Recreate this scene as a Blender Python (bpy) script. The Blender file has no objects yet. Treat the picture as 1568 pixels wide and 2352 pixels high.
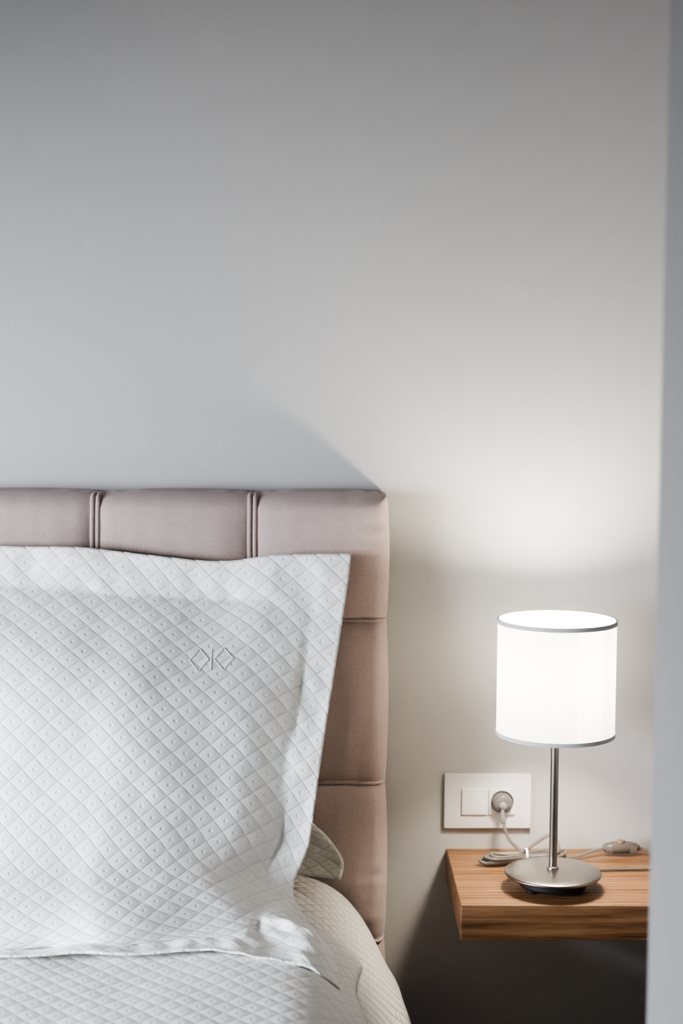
import bpy, bmesh, math
from mathutils import Vector, Euler, Matrix, noise
from mathutils.bvhtree import BVHTree

scene = bpy.context.scene
COL = bpy.context.collection
try:
    scene.view_settings.view_transform = 'AgX'
    scene.view_settings.look = 'AgX - High Contrast'
except Exception:
    pass

# ------------------------------------------------------------------ helpers
def empty(name, loc=(0, 0, 0)):
    e = bpy.data.objects.new(name, None)
    e.empty_display_size = 0.05
    e.location = loc
    COL.objects.link(e)
    return e

def add(name, me, mat=None, parent=None, smooth=False):
    o = bpy.data.objects.new(name, me)
    COL.objects.link(o)
    if mat is not None:
        me.materials.append(mat)
    if smooth:
        for p in me.polygons:
            p.use_smooth = True
    if parent is not None:
        o.parent = parent
        o.matrix_parent_inverse = Matrix.Translation(parent.location).inverted()
    return o

def from_bm(name, bm, mat=None, parent=None, smooth=False):
    me = bpy.data.meshes.new(name)
    bmesh.ops.recalc_face_normals(bm, faces=bm.faces[:])
    bm.to_mesh(me)
    bm.free()
    return add(name, me, mat, parent, smooth)

def box(name, x0, x1, y0, y1, z0, z1, mat, parent=None, bevel=0.0, seg=3):
    bm = bmesh.new()
    bmesh.ops.create_cube(bm, size=1.0)
    for v in bm.verts:
        v.co = Vector((x0 + (v.co.x + .5) * (x1 - x0), y0 + (v.co.y + .5) * (y1 - y0), z0 + (v.co.z + .5) * (z1 - z0)))
    if bevel > 0:
        bmesh.ops.bevel(bm, geom=bm.edges[:], offset=bevel, segments=seg, affect='EDGES', profile=.5)
    o = from_bm(name, bm, mat, parent, False)
    if bevel > 0:
        for p in o.data.polygons:
            p.use_smooth = True
        try:
            o.data.set_sharp_from_angle(angle=math.radians(50))
        except Exception:
            pass
    return o

def lathe(name, prof, center, mat, parent=None, n=96, axis='Z', smooth_angle=35):
    bm = bmesh.new()
    rings = []
    for r, h in prof:
        if r < 1e-6:
            ring = [bm.verts.new((0, 0, h))]
        else:
            ring = [bm.verts.new((r * math.cos(2 * math.pi * i / n), r * math.sin(2 * math.pi * i / n), h)) for i in range(n)]
        rings.append(ring)
    for A, B in zip(rings[:-1], rings[1:]):
        if len(A) == 1 and len(B) == 1:
            continue
        for i in range(n):
            j = (i + 1) % n
            if len(A) == 1:
                bm.faces.new((A[0], B[i], B[j]))
            elif len(B) == 1:
                bm.faces.new((A[i], A[j], B[0]))
            else:
                bm.faces.new((A[i], A[j], B[j], B[i]))
    M = Matrix.Identity(4)
    if axis == 'Y':      # h runs toward -Y (into the room)
        M = Matrix.Rotation(math.radians(90), 4, 'X')
    if axis == 'X':
        M = Matrix.Rotation(math.radians(90), 4, 'Y')
    bmesh.ops.transform(bm, matrix=Matrix.Translation(center) @ M, verts=bm.verts[:])
    o = from_bm(name, bm, mat, parent, True)
    try:
        o.data.set_sharp_from_angle(angle=math.radians(smooth_angle))
    except Exception:
        pass
    return o

def catmull(pts, n):
    P = [Vector(p) for p in pts]
    P = [P[0] * 2 - P[1]] + P + [P[-1] * 2 - P[-2]]
    dense = []
    for i in range(1, len(P) - 2):
        p0, p1, p2, p3 = P[i - 1], P[i], P[i + 1], P[i + 2]
        for k in range(24):
            t = k / 24
            dense.append(.5 * ((2 * p1) + (p2 - p0) * t + (2 * p0 - 5 * p1 + 4 * p2 - p3) * t * t + (3 * p1 - p0 - 3 * p2 + p3) * t ** 3))
    dense.append(P[-2].copy())
    L = [0]
    for a, b in zip(dense[:-1], dense[1:]):
        L.append(L[-1] + (b - a).length)
    out = []
    j = 0
    for i in range(n + 1):
        s = L[-1] * i / n
        while j < len(L) - 2 and L[j + 1] < s:
            j += 1
        d = L[j + 1] - L[j]
        f = 0 if d == 0 else (s - L[j]) / d
        out.append(dense[j].lerp(dense[j + 1], min(max(f, 0), 1)))
    return out

def tube(name, pts, r, mat, parent=None, n=160, sides=10):
    C = catmull(pts, n)
    bm = bmesh.new()
    rings = []
    up = Vector((0.123, 0.2, 1)).normalized()
    T0 = (C[1] - C[0]).normalized()
    N = (up - T0 * up.dot(T0)).normalized()
    for i, c in enumerate(C):
        T = (C[min(i + 1, len(C) - 1)] - C[max(i - 1, 0)]).normalized()
        N = (N - T * N.dot(T))
        N.normalize()
        B = T.cross(N)
        rings.append([bm.verts.new(c + (N * math.cos(2 * math.pi * k / sides) + B * math.sin(2 * math.pi * k / sides)) * r) for k in range(sides)])
    for A, Bq in zip(rings[:-1], rings[1:]):
        for k in range(sides):
            bm.faces.new((A[k], A[(k + 1) % sides], Bq[(k + 1) % sides], Bq[k]))
    bm.faces.new(rings[0][::-1])
    bm.faces.new(rings[-1])
    return from_bm(name, bm, mat, parent, True)

def sstep(a, b, x):
    t = min(max((x - a) / (b - a), 0), 1)
    return t * t * (3 - 2 * t)

# ------------------------------------------------------------------ materials
class NT:
    def __init__(self, name):
        self.m = bpy.data.materials.new(name)
        self.m.use_nodes = True
        self.t = self.m.node_tree
        self.n = self.t.nodes
        self.b = self.n.get('Principled BSDF')
        self.out = self.n.get('Material Output')
    def node(self, typ, **kw):
        nd = self.n.new(typ)
        for k, v in kw.items():
            setattr(nd, k, v)
        return nd
    def link(self, a, b):
        self.t.links.new(a, b)
    def setin(self, sock, v):
        if hasattr(v, 'is_linked') or hasattr(v, 'links'):
            self.link(v, sock)
        else:
            sock.default_value = v
    def math(self, op, a, b=None, clamp=False):
        nd = self.node('ShaderNodeMath', operation=op, use_clamp=clamp)
        self.setin(nd.inputs[0], a)
        if b is not None:
            self.setin(nd.inputs[1], b)
        return nd.outputs[0]
    def smooth(self, v, lo, hi):
        nd = self.node('ShaderNodeMapRange', interpolation_type='SMOOTHSTEP')
        self.link(v, nd.inputs['Value'])
        nd.inputs['From Min'].default_value = lo
        nd.inputs['From Max'].default_value = hi
        return nd.outputs[0]
    def noise(self, scale, detail=3, rough=.5, vec=None, mapscale=None, coord='Object'):
        nd = self.node('ShaderNodeTexNoise')
        nd.inputs['Scale'].default_value = scale
        nd.inputs['Detail'].default_value = detail
        nd.inputs['Roughness'].default_value = rough
        if vec is None:
            tc = self.node('ShaderNodeTexCoord')
            vec = tc.outputs[coord]
        if mapscale:
            mp = self.node('ShaderNodeMapping')
            mp.inputs['Scale'].default_value = mapscale
            self.link(vec, mp.inputs['Vector'])
            vec = mp.outputs[0]
        self.link(vec, nd.inputs['Vector'])
        return nd.outputs['Fac']
    def ramp(self, fac, stops):
        nd = self.node('ShaderNodeValToRGB')
        e = nd.color_ramp.elements
        while len(e) < len(stops):
            e.new(.5)
        for el, (p, c) in zip(e, stops):
            el.position = p
            el.color = (*c, 1)
        self.link(fac, nd.inputs[0])
        return nd.outputs[0]
    def bump(self, h, dist, strength=1.0, normal=None):
        nd = self.node('ShaderNodeBump')
        nd.inputs['Distance'].default_value = dist
        nd.inputs['Strength'].default_value = strength
        self.link(h, nd.inputs['Height'])
        if normal is not None:
            self.link(normal, nd.inputs['Normal'])
        return nd.outputs[0]
    def set(self, **kw):
        for k, v in kw.items():
            nm = k.replace('_', ' ')
            for s in self.b.inputs:
                if s.name.lower() == nm.lower():
                    if isinstance(v, tuple) and len(v) == 3:
                        v = (*v, 1)
                    self.setin(s, v)
                    break
        return self

def plain(name, col, rough=.5, metal=0.0, **kw):
    t = NT(name)
    t.set(Base_Color=col, Roughness=rough, Metallic=metal, **kw)
    return t.m

def wall_mat(name, col, bump=.0006):
    t = NT(name)
    n1 = t.noise(3.0, 4, .55)
    c = t.ramp(n1, [(.3, tuple(x * .975 for x in col)), (.7, col)])
    t.set(Base_Color=c, Roughness=.75)
    n2 = t.noise(260, 3, .6)
    n3 = t.noise(5, 3, .5)
    b = t.bump(n2, bump, .35)
    b = t.bump(n3, .003, .3, b)
    t.link(b, t.b.inputs['Normal'])
    return t.m

def quilt_mat(name, col, w, h, dist=.001, sheen=.15, stitch=.5, dimple=.5):
    t = NT(name)
    uv = t.node('ShaderNodeUVMap')
    sp = t.node('ShaderNodeSeparateXYZ')
    t.link(uv.outputs[0], sp.inputs[0])
    wn = t.noise(9, 2, .5, vec=uv.outputs[0])
    wn = t.math('MULTIPLY', t.math('SUBTRACT', wn, .5), .006)
    u = t.math('ADD', sp.outputs[0], wn)
    v = t.math('ADD', sp.outputs[1], wn)
    ua = t.math('MULTIPLY', u, 1.0 / w)
    va = t.math('MULTIPLY', v, 1.0 / h)
    a = t.math('ADD', ua, va)
    b = t.math('SUBTRACT', ua, va)
    la = t.math('ABSOLUTE', t.math('SINE', t.math('MULTIPLY', a, math.pi)))
    lb = t.math('ABSOLUTE', t.math('SINE', t.math('MULTIPLY', b, math.pi)))
    prod = t.math('MULTIPLY', la, lb)
    puff = t.math('POWER', prod, .55)
    da = t.math('MULTIPLY', t.math('SUBTRACT', 1.0, t.smooth(la, .0, .15)), t.math('GREATER_THAN', t.math('SINE', t.math('MULTIPLY', b, 2 * math.pi * 9)), -.1))
    db = t.math('MULTIPLY', t.math('SUBTRACT', 1.0, t.smooth(lb, .0, .15)), t.math('GREATER_THAN', t.math('SINE', t.math('MULTIPLY', a, 2 * math.pi * 9)), -.1))
    st = t.math('MULTIPLY', t.math('ADD', da, db), stitch)
    dm = t.math('MULTIPLY', t.smooth(prod, .92, .99), dimple)
    hgt = t.math('SUBTRACT', t.math('SUBTRACT', puff, st), dm)
    nb = t.bump(t.noise(18, 3, .55, vec=uv.outputs[0]), .0025, .5)
    bm_ = t.bump(hgt, dist, 1.0, nb)
    t.link(bm_, t.b.inputs['Normal'])
    t.set(Base_Color=col, Roughness=.6, Sheen_Weight=sheen, Specular_IOR_Level=.35)
    return t.m

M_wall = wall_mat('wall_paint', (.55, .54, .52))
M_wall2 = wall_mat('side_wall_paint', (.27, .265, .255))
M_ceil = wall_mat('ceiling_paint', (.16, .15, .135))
M_trim = plain('white_trim', (.6, .6, .59), .4)
M_plastic = plain('white_plastic', (.90, .895, .88), .32)
M_plastic2 = plain('white_plastic_key', (.92, .915, .90), .28)
M_pillow = quilt_mat('quilted_pillow_cotton', (.90, .89, .85), .036, .031, .0011, dimple=.55)
M_pillow2 = quilt_mat('quilted_cream_cotton', (.91, .87, .77), .036, .031, .0011, dimple=.55)
M_spread = quilt_mat('quilted_bedspread_cotton', (.82, .81, .765), .034, .034, .0012, stitch=.4, dimple=.4)
M_cover = quilt_mat('quilted_coverlet_cotton', (.90, .875, .80), .028, .028, .0038, stitch=.2, dimple=.1)
M_sheet = plain('mattress_fabric', (.7, .7, .68), .8)
M_dark = plain('black_rubber', (.02, .02, .02), .6)

t = NT('floor_wood')
n = t.noise(1.0, 6, .6, mapscale=(1.2, 22, 1))
c = t.ramp(n, [(.3, (.12, .082, .058)), (.7, (.23, .165, .12))])
t.set(Base_Color=c, Roughness=.45)
M_floor = t.m

# oak
t = NT('oak_veneer')
tc = t.node('ShaderNodeTexCoord')
mp = t.node('ShaderNodeMapping')
mp.inputs['Scale'].default_value = (1.6, 26, 26)
t.link(tc.outputs['Object'], mp.inputs['Vector'])
nz = t.node('ShaderNodeTexNoise')
nz.inputs['Scale'].default_value = 2.2
nz.inputs['Detail'].default_value = 7
nz.inputs['Roughness'].default_value = .62
nz.inputs['Distortion'].default_value = .6
t.link(mp.outputs[0], nz.inputs['Vector'])
fine = t.noise(3.0, 4, .6, mapscale=(7, 220, 220))
wv = t.node('ShaderNodeTexWave')
wv.wave_type = 'BANDS'; wv.bands_direction = 'Y'
wv.inputs['Scale'].default_value = 1.6
wv.inputs['Distortion'].default_value = 7
wv.inputs['Detail'].default_value = 3
mp2 = t.node('ShaderNodeMapping')
mp2.inputs['Scale'].default_value = (1.4, 18, 18)
mp2.inputs['Rotation'].default_value = (0.6, 0, 0)
t.link(tc.outputs['Object'], mp2.inputs['Vector'])
t.link(mp2.outputs[0], wv.inputs['Vector'])
s1 = t.math('ADD', t.math('MULTIPLY', nz.outputs['Fac'], .60), t.math('MULTIPLY', wv.outputs['Fac'], .12))
s2 = t.math('ADD', s1, t.math('MULTIPLY', fine, .34))
c = t.ramp(s2, [(.36, (.09, .042, .018)), (.52, (.21, .108, .050)), (.68, (.31, .175, .088))])
t.set(Base_Color=c, Roughness=.42)
t.link(t.bump(fine, .0006, .6), t.b.inputs['Normal'])
M_oak = t.m

# headboard upholstery: basket weave
t = NT('pink_beige_upholstery')
tc = t.node('ShaderNodeTexCoord')
sp = t.node('ShaderNodeSeparateXYZ')
t.link(tc.outputs['Object'], sp.inputs[0])
k = 2 * math.pi / .0036
sx = t.math('SINE', t.math('MULTIPLY', t.math('ADD', sp.outputs[0], sp.outputs[2]), k))
sz = t.math('SINE', t.math('MULTIPLY', t.math('SUBTRACT', sp.outputs[0], sp.outputs[2]), k))
wv_ = t.math('ADD', t.math('MULTIPLY', t.math('MULTIPLY', sx, sz), .5), .5)
nn = t.noise(420, 2, .5)
mixv = t.math('ADD', t.math('MULTIPLY', wv_, .6), t.math('MULTIPLY', nn, .4))
c = t.ramp(mixv, [(.2, (.33, .252, .225)), (.75, (.64, .515, .465))])
t.set(Base_Color=c, Roughness=.85, Sheen_Weight=.2)
t.link(t.bump(t.noise(14, 3, .55), .004, .4, t.bump(mixv, .0008, .8)), t.b.inputs['Normal'])
M_uph = t.m

t = NT('brushed_nickel')
nn = t.noise(40, 3, .6, mapscale=(1, 1, 30))
r = t.math('ADD', t.math('MULTIPLY', nn, .18), .22)
t.set(Base_Color=(.38, .345, .31), Metallic=1.0, Roughness=r)
M_nickel = t.m

t = NT('white_lampshade_cloth')
d = t.node('ShaderNodeBsdfDiffuse'); d.inputs['Color'].default_value = (.90, .89, .87, 1)
tr = t.node('ShaderNodeBsdfTranslucent'); tr.inputs['Color'].default_value = (.96, .955, .935, 1)
mx = t.node('ShaderNodeMixShader'); mx.inputs[0].default_value = .60
t.link(d.outputs[0], mx.inputs[1]); t.link(tr.outputs[0], mx.inputs[2])
t.link(mx.outputs[0], t.out.inputs['Surface'])
bn = t.bump(t.noise(500, 2, .5), .0004, .4)
t.link(bn, d.inputs['Normal'])
M_shade = t.m
M_shadetrim = plain('grey_shade_binding', (.62, .61, .59), .6)

t = NT('warm_bulb_glow')
t.set(Base_Color=(1, 1, 1), Emission_Color=(1, .905, .785), Emission_Strength=205.0)
M_bulb = t.m

M_clear = plain('clear_pvc', (.42, .385, .345), .18, 0.0, Transmission_Weight=.65, IOR=1.35)
M_wire = plain('copper_wire_core', (.30, .19, .13), .4, .4)
M_clear2 = plain('clear_plug_plastic', (.45, .43, .40), .15, 0.0, Transmission_Weight=.6, IOR=1.3)
M_grey = plain('socket_recess_grey', (.28, .27, .26), .45)
M_lacq = plain('grey_lacquer', (.34, .33, .32), .5)

# ------------------------------------------------------------------ room shell
XL, XR, YF, ZC = -2.2, .80, -4.2, 2.6
box('wall_back', XL - .1, XR + .1, 0, .12, 0, ZC, M_wall)
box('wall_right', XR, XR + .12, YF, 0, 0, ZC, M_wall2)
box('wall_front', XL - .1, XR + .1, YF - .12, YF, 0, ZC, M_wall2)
box('floor', XL - .1, XR + .1, YF - .1, .1, -.1, 0, M_floor)
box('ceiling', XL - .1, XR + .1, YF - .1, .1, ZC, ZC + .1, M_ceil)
WY0, WY1, WZ0, WZ1 = -2.3, -.9, .60, 1.50
bm = bmesh.new()
def bmbox(bm, x0, x1, y0, y1, z0, z1):
    r = bmesh.ops.create_cube(bm, size=1.0)
    for v in r['verts']:
        v.co = Vector((x0 + (v.co.x + .5) * (x1 - x0), y0 + (v.co.y + .5) * (y1 - y0), z0 + (v.co.z + .5) * (z1 - z0)))
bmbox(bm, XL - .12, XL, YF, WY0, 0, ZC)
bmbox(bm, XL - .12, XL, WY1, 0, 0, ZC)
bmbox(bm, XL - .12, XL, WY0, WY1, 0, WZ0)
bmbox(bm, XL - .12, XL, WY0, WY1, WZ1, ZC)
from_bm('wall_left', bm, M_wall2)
win = empty('window_1', (XL - .06, (WY0 + WY1) / 2, WZ0))
for nm, y0, y1, z0, z1 in (('frame_a', WY0, WY0 + .05, WZ0, WZ1), ('frame_b', WY1 - .05, WY1, WZ0, WZ1), ('frame_c', WY0, WY1, WZ0, WZ0 + .05), ('frame_d', WY0, WY1, WZ1 - .05, WZ1), ('mullion', -1.625, -1.575, WZ0, WZ1)):
    box(nm, XL - .09, XL - .04, y0, y1, z0, z1, M_trim, win, .004)
box('baseboard_back', XL, XR, -.012, 0, 0, .07, M_trim, None, .003)

def area(name, loc, rot, sx, sy, power, col, spread=180):
    l = bpy.data.lights.new(name, 'AREA')
    l.shape = 'RECTANGLE'; l.size = sx; l.size_y = sy
    l.energy = power; l.color = col
    l.spread = math.radians(spread)
    o = bpy.data.objects.new(name, l)
    o.location = loc; o.rotation_euler = rot
    COL.objects.link(o)
    return o
dv = Vector((1, .76, -.88)).normalized()
area('window_daylight', (XL + .02, (WY0 + WY1) / 2, (WZ0 + WZ1) / 2), dv.to_track_quat('-Z', 'Y').to_euler(), 1.2, .8, 77, (.83, .885, 1.0), 117)

w = bpy.data.worlds.new('world'); scene.world = w; w.use_nodes = True
w.node_tree.nodes['Background'].inputs[0].default_value = (.6, .72, .9, 1)
w.node_tree.nodes['Background'].inputs[1].default_value = .5

# ------------------------------------------------------------------ headboard
hbroot = empty('headboard', (-.68, -.05, .08))
HX0, HX1, HZ0, HZ1 = -1.475, .115, .08, 1.146
vseams = [-.107 - .252 * k for k in range(0, 6)]
hseams = [.939, .671, .405, .14]
vs = sorted([HX0] + [v for v in vseams if v > HX0 + .05] + [HX1])
hs = sorted([HZ0] + [h for h in hseams if h > HZ0 + .05] + [HZ1])
def cell(arr, x):
    for a, b in zip(arr[:-1], arr[1:]):
        if x <= b:
            return a, b
    return arr[-2], arr[-1]
def hb_surface(x, z):
    a, b = cell(vs, x); c, d = cell(hs, z)
    u = min(max((x - a) / (b - a), 0), 1); v = min(max((z - c) / (d - c), 0), 1)
    du = min(x - a, b - x); dv_ = min(z - c, d - z)
    fu = 1 - math.exp(-max(du, 0) / .016)
    fv = 1 - math.exp(-max(dv_, 0) / .016)
    pu = (4 * u * (1 - u)) ** .6 if 0 < u < 1 else 0
    pv = (4 * v * (1 - v)) ** .6 if 0 < v < 1 else 0
    p = .011 * (fu * fv) + .014 * pu * pv
    p += .0022 * noise.noise(Vector((x * 9, z * 28, 3))) * (1 - fu * .7) + .0015 * noise.noise(Vector((x * 30, z * 8, 7)))
    p += .0020 * noise.noise(Vector((x * 10, z * 55, 15))) * sstep(HX1 - .07, HX1 - .01, x)
    return p
NX, NZ = 420, 300
bm = bmesh.new()
grid = []
for j in range(NZ + 1):
    row = []
    for i in range(NX + 1):
        x = HX0 + (HX1 - HX0) * i / NX
        z = HZ0 + (HZ1 - HZ0) * j / NZ
        e = min(x - HX0, HX1 - x, z - HZ0, HZ1 - z)
        rr = .026
        q = 1 - min(max(e, 0) / rr, 1)
        y = -(.066 + .022 * math.sqrt(max(0, 1 - q * q)) + hb_surface(x, z))
        a, b = cell(vs, x); c, d = cell(hs, z)
        su = math.sin(math.pi * (x - a) / (b - a)) ** .5 if a < x < b else 0
        sv = math.sin(math.pi * (z - c) / (d - c)) ** .5 if c < z < d else 0
        zz = z - .006 * (1 - su) * sstep(HZ1 - .10, HZ1, z)
        xx = x - .006 * (1 - sv) * sstep(HX1 - .08, HX1, x)
        row.append(bm.verts.new((xx, y, zz)))
    grid.append(row)
for j in range(NZ):
    for i in range(NX):
        bm.faces.new((grid[j][i], grid[j][i + 1], grid[j + 1][i + 1], grid[j + 1][i]))
loop = [grid[0][i] for i in range(NX + 1)] + [grid[j][NX] for j in range(1, NZ + 1)] + [grid[NZ][i] for i in range(NX - 1, -1, -1)] + [grid[j][0] for j in range(NZ - 1, 0, -1)]
back = [bm.verts.new((v.co.x, -.006, v.co.z)) for v in loop]
m = len(loop)
for i in range(m):
    bm.faces.new((loop[i], back[i], back[(i + 1) % m], loop[(i + 1) % m]))
bm.faces.new(back)
hb = from_bm('upholstered_panel', bm, M_uph, hbroot, True)
hb.data.set_sharp_from_angle(angle=math.radians(60))
for k, sxv in enumerate([v for v in vs[1:-1]]):
    for side in (-1, 1):
        xo = sxv + side * .0044
        pts = [(xo, -.092, HZ0 + .03)]
        for q in range(1, 20):
            z = HZ0 + .03 + (HZ1 - HZ0 - .06) * q / 20
            pts.append((xo + .002 * math.sin(z * 9), -.0955, z))
        pts += [(xo, -.092, HZ1 - .020), (xo, -.078, HZ1 - .007), (xo, -.04, HZ1 - .007), (xo, -.012, HZ1 - .008)]
        tube('seam_piping_%d_%s' % (k + 1, 'a' if side < 0 else 'b'), pts, .0042, M_uph, hbroot, 90, 8)
for k, zz in enumerate(hs[1:-1]):
    pts = [(HX0 + .02, -.082, zz)] + [(HX0 + (HX1 - HX0) * q / 20, -.0920, zz + .0015 * math.sin(q * 2.1)) for q in range(1, 20)] + [(HX1 - .02, -.0905, zz), (HX1 - .009, -.076, zz - .001), (HX1 - .006, -.05, zz - .003)]
    tube('seam_fold_%d' % (k + 1), pts, .0030, M_uph, hbroot, 120, 8)
for k, lx in enumerate((HX0 + .12, HX1 - .12)):
    box('leg_%d' % (k + 1), lx - .03, lx + .03, -.07, -.02, 0, HZ0 + .01, M_dark, hbroot, .003)

# ------------------------------------------------------------------ mattress and covers
bed = empty('bed', (-.68, -1.0, 0))
DZ = -.018
box('bed_base', -1.44, .06, -2.08, -.135, .06, .28, M_uph, bed, .02)
for k, (lx, ly) in enumerate(((-1.38, -.25), (0, -.25), (-1.38, -1.98), (0, -1.98))):
    box('leg_%d' % (k + 1), lx - .03, lx + .03, ly - .03, ly + .03, 0, .07, M_dark, bed, .003)
box('mattress', -1.46, .05, -2.10, -.135, .28, .455, M_sheet, bed, .05, 5)

def swept(name, prof, ys, mat, off, parent, thick=.006, fold=.006, seed=0, edgew=0.0):
    C = catmull([(p[0], 0, p[1] + DZ) for p in prof], 150)
    L = [0]
    for a, b in zip(C[:-1], C[1:]):
        L.append(L[-1] + (b - a).length)
    ny = int((ys[0] - ys[1]) / .012)
    bm = bmesh.new()
    uvl = bm.loops.layers.uv.new('UVMap')
    rows = []; uvs = []
    for j in range(ny + 1):
        y = ys[0] + (ys[1] - ys[0]) * j / ny
        row = []; ur = []
        for i, c in enumerate(C):
            s = i / (len(C) - 1)
            T = (C[min(i + 1, len(C) - 1)] - C[max(i - 1, 0)]).normalized()
            N = Vector((-T.z, 0, T.x))
            side = sstep(.50, .20, c.z)
            nzv = noise.noise(Vector((c.x * 5, y * 5, seed))) * .004 + noise.noise(Vector((L[i] * 12, y * 9, seed + 5))) * .0025
            drp = fold * side * math.sin(y * 21 + seed + c.z * 3) * 2
            p = Vector((c.x, y, c.z)) + N * (nzv + drp + off)
            if edgew:
                p.x += edgew * math.sin(y * 23 + seed) * sstep(.9, 1, s)
                if s > .985:
                    p.z += .004
            row.append(bm.verts.new(p)); ur.append((L[i], y))
        rows.append(row); uvs.append(ur)
    for j in range(ny):
        for i in range(len(C) - 1):
            f = bm.faces.new((rows[j][i], rows[j + 1][i], rows[j + 1][i + 1], rows[j][i + 1]))
            for lp, (jj, ii) in zip(f.loops, ((j, i), (j + 1, i), (j + 1, i + 1), (j, i + 1))):
                lp[uvl].uv = uvs[jj][ii]
    me = bpy.data.meshes.new(name)
    bm.to_mesh(me); bm.free()
    o = add(name, me, mat, parent, True)
    md = o.modifiers.new('thick', 'SOLIDIFY'); md.thickness = thick; md.offset = 0
    return o
right = [(-.10, .552), (-.02, .545), (.03, .520), (.062, .486), (.088, .446), (.110, .405), (.138, .350), (.150, .27), (.156, .16)]
left = [(-1.36 - p[0], p[1]) for p in right][::-1]
prof_full = left + [(-1.0, .556), (-.68, .558), (-.4, .556)] + right
swept('coverlet', prof_full, (-.135, -2.12), M_cover, 0.0, bed, .006, .004, 0)
top_r = [(-.10, .564), (-.02, .558), (.02, .537), (.044, .512), (.054, .496)]
top_l = [(-1.36 - p[0], p[1]) for p in top_r][::-1]
swept('bedspread', top_l + [(-1.0, .568), (-.68, .570), (-.4, .568)] + top_r, (-.42, -2.10), M_spread, .004, bed, .012, .0, 4, .007)

# ------------------------------------------------------------------ pillows
def pillow(name, B, T, Lf, Rt, mat, H=.09, Hb=.05, nrm=(0, -.87, .49), fl=(.08, .13, .08), su=.80, sv=.72, seed=0, wave=.005, NU=200, NV=170, mark=False, wt=.30, wb=.30, ws=.30, corner=0.0):
    b = catmull(B, NU); tt = catmull(T, NU); l = catmull(Lf, NV); r = catmull(Rt, NV)
    root = empty(name, (sum((p.x for p in b)) / len(b), b[NU // 2].y, min(p.z for p in b)))
    bm = bmesh.new()
    uvl = bm.loops.layers.uv.new('UVMap')
    def base(i, j):
        s = i / NU; t_ = j / NV
        P = b[i] * (1 - t_) + tt[i] * t_ + l[j] * (1 - s) + r[j] * s
        P -= b[0] * (1 - s) * (1 - t_) + b[NU] * s * (1 - t_) + tt[0] * (1 - s) * t_ + tt[NU] * s * t_
        return P
    def body(s, t_):
        # the flange is wider where the lower corners splay out on the bed
        f_side = fl[0] + corner * (1 - sstep(.04, .30, t_))
        a = (s - f_side) / (1 - 2 * f_side); c = (t_ - fl[1]) / (1 - fl[1] - fl[2])
        if a <= 0 or a >= 1 or c <= 0 or c >= 1:
            return 0.0
        ea = min(a, 1 - a)
        fa = 1 - (1 - min(ea / ws, 1)) ** 2.0
        fb = 1 - (1 - min(c / wb, 1)) ** 2.3
        ft = 1 - (1 - min((1 - c) / wt, 1)) ** 2.0
        return fa * fb * ft * (1.06 - .22 * c)
    F = []; Bk = []
    for j in range(NV + 1):
        fr = []; br = []
        t_ = j / NV
        n_ = Vector((nrm[0], nrm[1], nrm[2] * sstep(.0, .45, t_))).normalized()
        for i in range(NU + 1):
            s = i / NU
            P = base(i, j)
            q = body(s, t_)
            ef = min(s, 1 - s, t_, 1 - t_)
            inside = sstep(0, .05, q)
            wob = (noise.noise(Vector((s * 3.2, t_ * 3.2, seed))) * .011 + noise.noise(Vector((s * 9, t_ * 8, seed + 9))) * .004 + noise.noise(Vector((s * 24, t_ * 20, seed + 3))) * .0012) * inside
            cw = 1 + (1.6 * sstep(.62, .85, s) * (1 - sstep(.12, .34, t_)) if corner else 0)
            flw = wave * cw * (1 - inside) * (noise.noise(Vector((s * 11, t_ * 9, seed + 20))) + .4 * noise.noise(Vector((s * 30, t_ * 24, seed + 2)))) * min(1, ef * 30 + .35)
            up = Vector((0, -.25, 1)).normalized()
            k_ = sstep(.10, .22, t_) if corner else 1
            dr = (n_ * k_ + up * (1 - k_)).normalized()
            fr.append(bm.verts.new(P + n_ * (q * H + wob) + dr * (flw + .0018)))
            br.append(bm.verts.new(P + n_ * (-q * Hb) + dr * (flw - .0018)))
        F.append(fr); Bk.append(br)
    def face(vs_, ids):
        f = bm.faces.new(vs_)
        for lp, (i, j) in zip(f.loops, ids):
            lp[uvl].uv = (i / NU * su, j / NV * sv)
    for j in range(NV):
        for i in range(NU):
            ids = ((i, j), (i + 1, j), (i + 1, j + 1), (i, j + 1))
            face([F[b_][a_] for a_, b_ in ids], ids)
            ids2 = ids[::-1]
            face([Bk[b_][a_] for a_, b_ in ids2], ids2)
    def strip(idx):
        for (a0, b0), (a1, b1) in zip(idx[:-1], idx[1:]):
            face([F[b0][a0], Bk[b0][a0], Bk[b1][a1], F[b1][a1]], ((a0, b0), (a0, b0), (a1, b1), (a1, b1)))
    strip([(i, 0) for i in range(NU + 1)])
    strip([(NU, j) for j in range(NV + 1)])
    strip([(i, NV) for i in range(NU, -1, -1)])
    strip([(0, j) for j in range(NV, -1, -1)])
    me = bpy.data.meshes.new(name + '_cover')
    bm.to_mesh(me)
    surf = {(i, j): F[j][i].co.copy() for i in range(NU + 1) for j in range(NV + 1)} if mark else None
    bm.free()
    add('pillow_cover', me, mat, root, True)
    return root, surf, NU, NV

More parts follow.
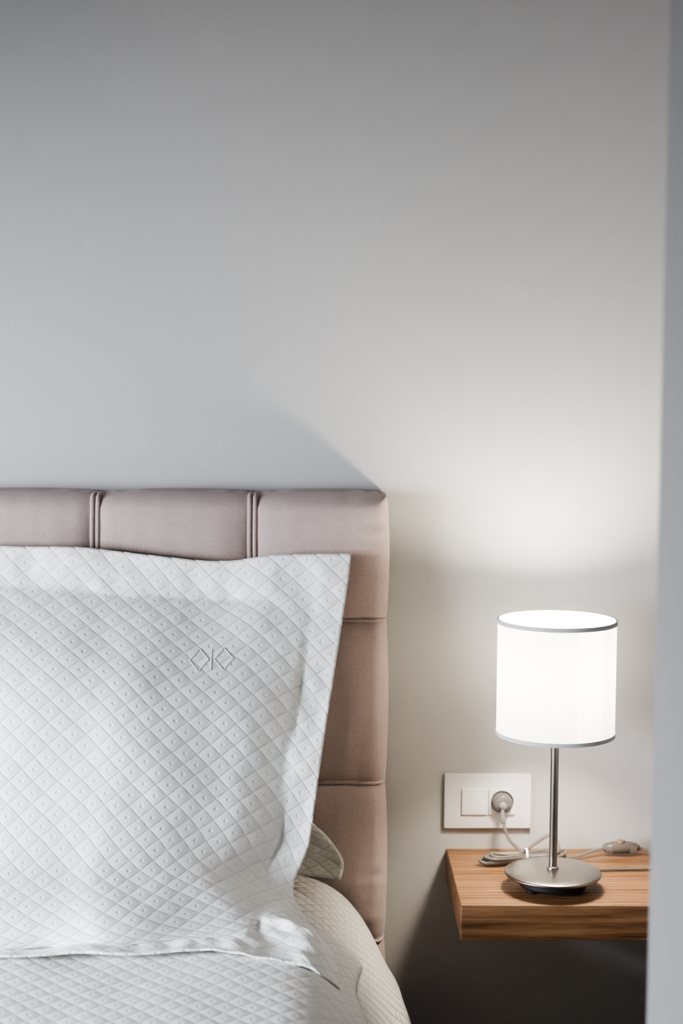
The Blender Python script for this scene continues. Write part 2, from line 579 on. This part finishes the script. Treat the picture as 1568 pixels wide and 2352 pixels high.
Bm = [(-.80, -.600, .570), (-.60, -.592, .570), (-.449, -.600, .570), (-.33, -.585, .569), (-.264, -.590, .570), (-.15, -.575, .570), (-.08, -.585, .566), (-.02, -.590, .553), (.030, -.600, .525)]
Tp = [(-.80, -.14, 1.05), (-.65, -.14, 1.058), (-.503, -.14, 1.063), (-.358, -.14, 1.060), (-.173, -.14, 1.041), (-.063, -.14, 1.051), (.051, -.14, 1.053)]
Rr = [(.030, -.600, .525), (.024, -.52, .538), (-.014, -.43, .560), (-.036, -.350, .580), (-.014, -.305, .630), (-.004, -.28, .690), (.009, -.25, .78), (.0265, -.20, .885), (.045, -.155, 1.001), (.051, -.14, 1.053)]
Ll = [(-.80 - (p[0] - .024) * .6, p[1], p[2]) for p in Rr]
Ll[0] = Bm[0]; Ll[-1] = Tp[0]
root, surf, NU, NV = pillow('pillow', Bm, Tp, Ll, Rr, M_pillow, H=.110, mark=True, fl=(.06, .065, .085), wt=.36, wb=.26, ws=.42, wave=.008, corner=.10)

B2 = [(-1.40, -.56, .540), (-1.2, -.56, .562), (-1.0, -.56, .562), (-.84, -.56, .562)]
T2 = [(-1.41, -.14, 1.05), (-1.2, -.14, 1.06), (-1.0, -.14, 1.045), (-.84, -.14, 1.05)]
R2 = [B2[-1], (-.82, -.42, .57), (-.81, -.34, .59), (-.815, -.28, .69), (-.83, -.20, .885), T2[-1]]
L2 = [B2[0], (-1.40, -.42, .57), (-1.38, -.34, .59), (-1.385, -.28, .69), (-1.40, -.20, .885), T2[0]]
pillow('pillow.001', B2, T2, L2, R2, M_pillow, su=.6, seed=31, NU=120, NV=110, fl=(.09, .15, .08))

B3 = [(-.70, -.19, .555), (-.4, -.19, .558), (-.15, -.19, .558), (-.04, -.21, .556), (.036, -.235, .556)]
T3 = [(-.70, -.135, .98), (-.4, -.135, .99), (-.15, -.135, .98), (-.05, -.135, .98)]
R3 = [(.036, -.235, .556), (.040, -.218, .580), (.018, -.19, .608), (-.03, -.165, .66), (-.05, -.15, .8), (-.05, -.135, .98)]
L3 = [(-.70, -.19, .555), (-.69, -.17, .66), (-.69, -.15, .8), (-.70, -.135, .98)]
pillow('pillow.002', B3, T3, L3, R3, M_pillow2, H=.03, Hb=.01, nrm=(0, -1, .1), fl=(.09, .12, .08), seed=11, NU=110, NV=90, wave=.006)

# embroidered emblem (plain stand-in mark) raised on the pillow face
M_thread = plain('embroidery_thread', (.82, .78, .72), .5)
verts = [surf[(i, j)] for j in range(NV + 1) for i in range(NU + 1)]
faces = [(j * (NU + 1) + i, j * (NU + 1) + i + 1, (j + 1) * (NU + 1) + i + 1, (j + 1) * (NU + 1) + i) for j in range(NV) for i in range(NU)]
bvh = BVHTree.FromPolygons(verts, faces)
def on_face(x, z, lift=.0001):
    h = bvh.ray_cast(Vector((x, -1.5, z)), Vector((0, 1, 0)))
    return Vector((x, h[0].y - lift, h[0].z)) if h[0] else Vector((x, -.3, z))
def stitch(nm, pts2, r=.0009):
    dense = []
    for (a, b), (c, d) in zip(pts2[:-1], pts2[1:]):
        for q in range(4):
            dense.append((a + (c - a) * q / 4, b + (d - b) * q / 4))
    dense.append(pts2[-1])
    tube(nm, [on_face(x, z) for x, z in dense], r, M_thread, root, 60, 6)
cx, cz = -.163, .903
dw, dh = .014, .015
for q, ox in enumerate((-.0185, .0185)):
    stitch('emblem_lozenge_%d' % (q + 1), [(cx + ox - dw, cz), (cx + ox, cz + dh), (cx + ox + dw, cz), (cx + ox, cz - dh), (cx + ox - dw, cz)])
stitch('emblem_bar', [(cx, cz + .014), (cx, cz - .014)])

# ------------------------------------------------------------------ shelf nightstand
box('floating_nightstand', .218, XR, -.290, -.0005, .479, .534, M_oak, None, .0016, 2)

# ------------------------------------------------------------------ table lamp
LX, LY = .3685, -.21
lamp = empty('table_lamp', (LX, LY, .534))
SR, SZ0, SZ1 = .0915, .781, .9605
lathe('shade', [(SR, SZ0), (SR, SZ1), (SR - .0012, SZ1), (SR - .0012, SZ0), (SR, SZ0)], (LX, LY, 0), M_shade, lamp, 128)
lathe('shade_binding_top', [(SR - .0018, SZ1 - .0035), (SR - .0018, SZ1 + .0006), (SR + .0010, SZ1 + .0006), (SR + .0010, SZ1 - .0055), (SR + .0002, SZ1 - .0055), (SR - .0018, SZ1 - .0035)], (LX, LY, 0), M_shadetrim, lamp, 128)
lathe('shade_binding_bottom', [(SR - .0018, SZ0 + .0035), (SR - .0018, SZ0 - .0006), (SR + .0010, SZ0 - .0006), (SR + .0010, SZ0 + .0055), (SR + .0002, SZ0 + .0055), (SR - .0018, SZ0 + .0035)], (LX, LY, 0), M_shadetrim, lamp, 128)
lathe('stem', [(0, .560), (.0064, .560), (.0064, .838), (0, .838)], (LX, LY, 0), M_nickel, lamp, 40)
lathe('base_disc', [(0, .5575), (.070, .5560), (.0745, .5572), (.0760, .5595), (.0757, .5610), (.0735, .5624), (.060, .5640), (.030, .5656), (.010, .5664), (0, .5666)], (LX, LY, 0), M_nickel, lamp, 128, smooth_angle=60)
lathe('stem_collar', [(0, .5655), (.0095, .5655), (.0090, .5695), (.006, .571), (0, .571)], (LX, LY, 0), M_nickel, lamp, 40)
lathe('base_weight', [(0, .541), (.052, .541), (.055, .545), (.055, .5568), (0, .5568)], (LX, LY, 0), M_dark, lamp, 64)
for q in range(3):
    a = math.radians(90 + 120 * q)
    lathe('foot_%d' % (q + 1), [(0, .534), (.009, .534), (.010, .536), (.010, .542), (0, .542)], (LX + .040 * math.cos(a), LY + .040 * math.sin(a), 0), M_dark, lamp, 24)
lathe('bulb_socket', [(0, .816), (.013, .816), (.0145, .822), (.0145, .848), (.012, .852), (0, .852)], (LX, LY, 0), M_plastic, lamp, 40)
# frosted globe bulb
gp = [(0, .848), (.012, .848)]
for q in range(1, 16):
    a = -math.radians(62) + math.radians(152) * q / 15
    gp.append((max(.0435 * math.cos(a), 0), .892 + .0435 * math.sin(a)))
gp[-1] = (0, .9355)
lathe('bulb', gp, (LX, LY, 0), M_bulb, lamp, 40)
lathe('shade_ring', [(.017, .828), (.020, .828), (.020, .831), (.017, .831), (.017, .828)], (LX, LY, 0), M_nickel, lamp, 40)
for q in range(3):
    a = math.radians(30 + 120 * q)
    c_, s_ = math.cos(a), math.sin(a)
    tube('shade_arm_%d' % (q + 1), [(LX + .018 * c_, LY + .018 * s_, .8295), (LX + .05 * c_, LY + .05 * s_, .822), (LX + .080 * c_, LY + .080 * s_, .790), (LX + .0895 * c_, LY + .0895 * s_, .784)], .0012, M_nickel, lamp, 24, 6)

# ------------------------------------------------------------------ wall outlet
outlet = empty('wall_outlet', (.2865, 0, .618))
def plate_with(name, x0, x1, z0, z1, y0, y1, mat, bev):
    return box(name, x0, x1, y0, y1, z0, z1, mat, outlet, bev, 3)
plate_with('cover_plate', .213, .360, .571, .665, -.0085, 0, M_plastic, .0018)
plate_with('switch_rocker', .2425, .2868, .5955, .6400, -.0120, -.0060, M_plastic2, .0010)
SXc, SZc = .3105, .6178
bm = bmesh.new()
n = 64; R0 = .0192
outer = []; inner = []; deep = []
for i in range(n):
    a = 2 * math.pi * (i + .5) / n
    c_, s_ = math.cos(a), math.sin(a)
    kx = .0218 / max(abs(c_), abs(s_))
    outer.append(bm.verts.new((SXc + c_ * kx, -.0120, SZc + s_ * kx)))
    inner.append(bm.verts.new((SXc + c_ * R0, -.0120, SZc + s_ * R0)))
    deep.append(bm.verts.new((SXc + c_ * R0 * .97, -.0086, SZc + s_ * R0 * .97)))
ob = [bm.verts.new((v.co.x, -.0080, v.co.z)) for v in outer]
for i in range(n):
    j = (i + 1) % n
    bm.faces.new((outer[i], outer[j], inner[j], inner[i]))
    bm.faces.new((inner[i], inner[j], deep[j], deep[i]))
    bm.faces.new((ob[i], ob[j], outer[j], outer[i]))
bm.faces.new(deep)
from_bm('socket_insert', bm, M_plastic2, outlet)
lathe('socket_well', [(0, .0088), (.0184, .0088), (.0184, .0092), (0, .0092)], (SXc, 0, SZc), M_grey, outlet, 48, 'Y')

# ------------------------------------------------------------------ lamp cable, plug, inline switch
lathe('plug', [(0, .0094), (.0165, .0094), (.0172, .012), (.0172, .020), (.0150, .024), (.010, .027), (0, .0275)], (SXc, 0, SZc), M_clear2, lamp, 48, 'Y')
lathe('plug_core', [(0, .0280), (.006, .0280), (.0065, .0295), (.004, .031), (0, .0312)], (SXc, 0, SZc - .002), M_grey, lamp, 32, 'Y')
tube('plug_neck', [(SXc, -.023, SZc - .008), (SXc - .001, -.030, SZc - .018), (SXc + .001, -.035, SZc - .030)], .0042, M_clear2, lamp, 20, 12)
def cab(nm, pts, r=.0028, n=150):
    tube(nm, pts, r, M_clear, lamp, n, 10)
cab('cable_drop', [(SXc, -.034, SZc - .022), (SXc + .002, -.038, .580), (SXc + .010, -.045, .562), (SXc + .028, -.055, .546), (SXc + .045, -.062, .5385), (SXc + .075, -.066, .5375)])
bx, by = .338, -.080
for q in range(6):
    dz = .5372 + .0050 * (q % 3)
    w_ = .064 + .007 * math.sin(q * 2.3); d_ = .012 + .003 * (q % 3)
    sx_ = .005 * math.sin(q * 1.7)
    pts = []
    for kk in range(17):
        a = 2 * math.pi * kk / 16
        xx = bx + sx_ + w_ * math.cos(a)
        pinch = .25 + .75 * abs(math.cos(a)) ** 2
        yy = by + d_ * math.sin(a) * pinch * 1.6 + .22 * (xx - bx) + .002 * math.sin(q * 3)
        zz = dz + .006 * (abs(math.cos(a)) ** 4) * (q % 2) + .0015 * math.sin(q + a * 2)
        pts.append((xx, yy, max(zz, .5370)))
    cab('cable_loop_%d' % (q + 1), pts)
lathe('cable_tie', [(.0105, -.002), (.0120, -.002), (.0120, .002), (.0105, .002), (.0105, -.002)], (bx + .006, by + .001, .5465), M_plastic, lamp, 24, 'X')
cab('cable_rise', [(.300, -.090, .541), (.335, -.075, .549), (.365, -.050, .560), (.386, -.035, .567), (.398, -.034, .562), (.402, -.050, .548), (.390, -.075, .5375)])
IX = .5080
cab('cable_to_switch', [(.345, -.078, .545), (.385, -.072, .541), (.43, -.062, .540), (.46, -.048, .545), (IX - .026, -.040, .547)])
cab('cable_from_switch', [(IX + .026, -.038, .547), (.555, -.040, .543), (.60, -.050, .5375), (.66, -.060, .5372), (.70, -.085, .5372), (.68, -.115, .5372), (.60, -.118, .5372), (.52, -.120, .5372), (.45, -.128, .5372), (.425, -.150, .5372), (.412, -.172, .540)])
M_sw = plain('clear_switch_shell', (.36, .33, .30), .2, 0.0, Transmission_Weight=.7, IOR=1.25)
prof = [(0, -.031), (.004, -.031), (.0075, -.026), (.0105, -.014), (.0112, 0), (.0105, .014), (.0075, .026), (.004, .031), (0, .031)]
lathe('inline_switch_body', prof, (IX, -.039, .5475), M_sw, lamp, 32, 'X')
lathe('inline_switch_rocker', [(0, .0095), (.007, .0095), (.0065, .0125), (0, .013)], (IX, -.039, .5475), M_wire, lamp, 24, 'Z')
lathe('inline_switch_core', [(0, -.014), (.0075, -.014), (.0075, .014), (0, .014)], (IX, -.039, .5475), M_wire, lamp, 16, 'X')

# ------------------------------------------------------------------ wardrobe on the right
wd = empty('wardrobe', (.53, -1.85, 0))
box('carcass', .290, XR - .004, -2.30, -1.404, .08, 2.30, M_lacq, wd, .002)
box('side_panel', .272, XR - .004, -1.404, -1.386, .0, 2.32, M_lacq, wd, .0015)
box('door_1', .270, .290, -1.845, -1.4065, .08, 2.30, M_lacq, wd, .0015)
box('door_2', .270, .290, -2.298, -1.850, .08, 2.30, M_lacq, wd, .0015)
box('plinth', .31, XR - .01, -2.28, -1.42, 0, .08, M_lacq, wd)

# ------------------------------------------------------------------ camera
cam = bpy.data.cameras.new('camera')
co = bpy.data.objects.new('camera', cam)
COL.objects.link(co)
co.location = (0, -2.67, 1.35)
R = Euler((math.radians(90 - 5.2), 0, math.radians(-0.8)), 'XYZ').to_matrix() @ Matrix.Rotation(math.radians(.3), 3, 'Z')
co.rotation_euler = R.to_euler()
cam.sensor_fit = 'VERTICAL'
cam.sensor_height = 36
cam.sensor_width = 24
cam.lens = 3700 / 2352 * 36
cam.dof.use_dof = True
cam.dof.focus_distance = 2.42
cam.dof.aperture_fstop = 4.7
scene.camera = co
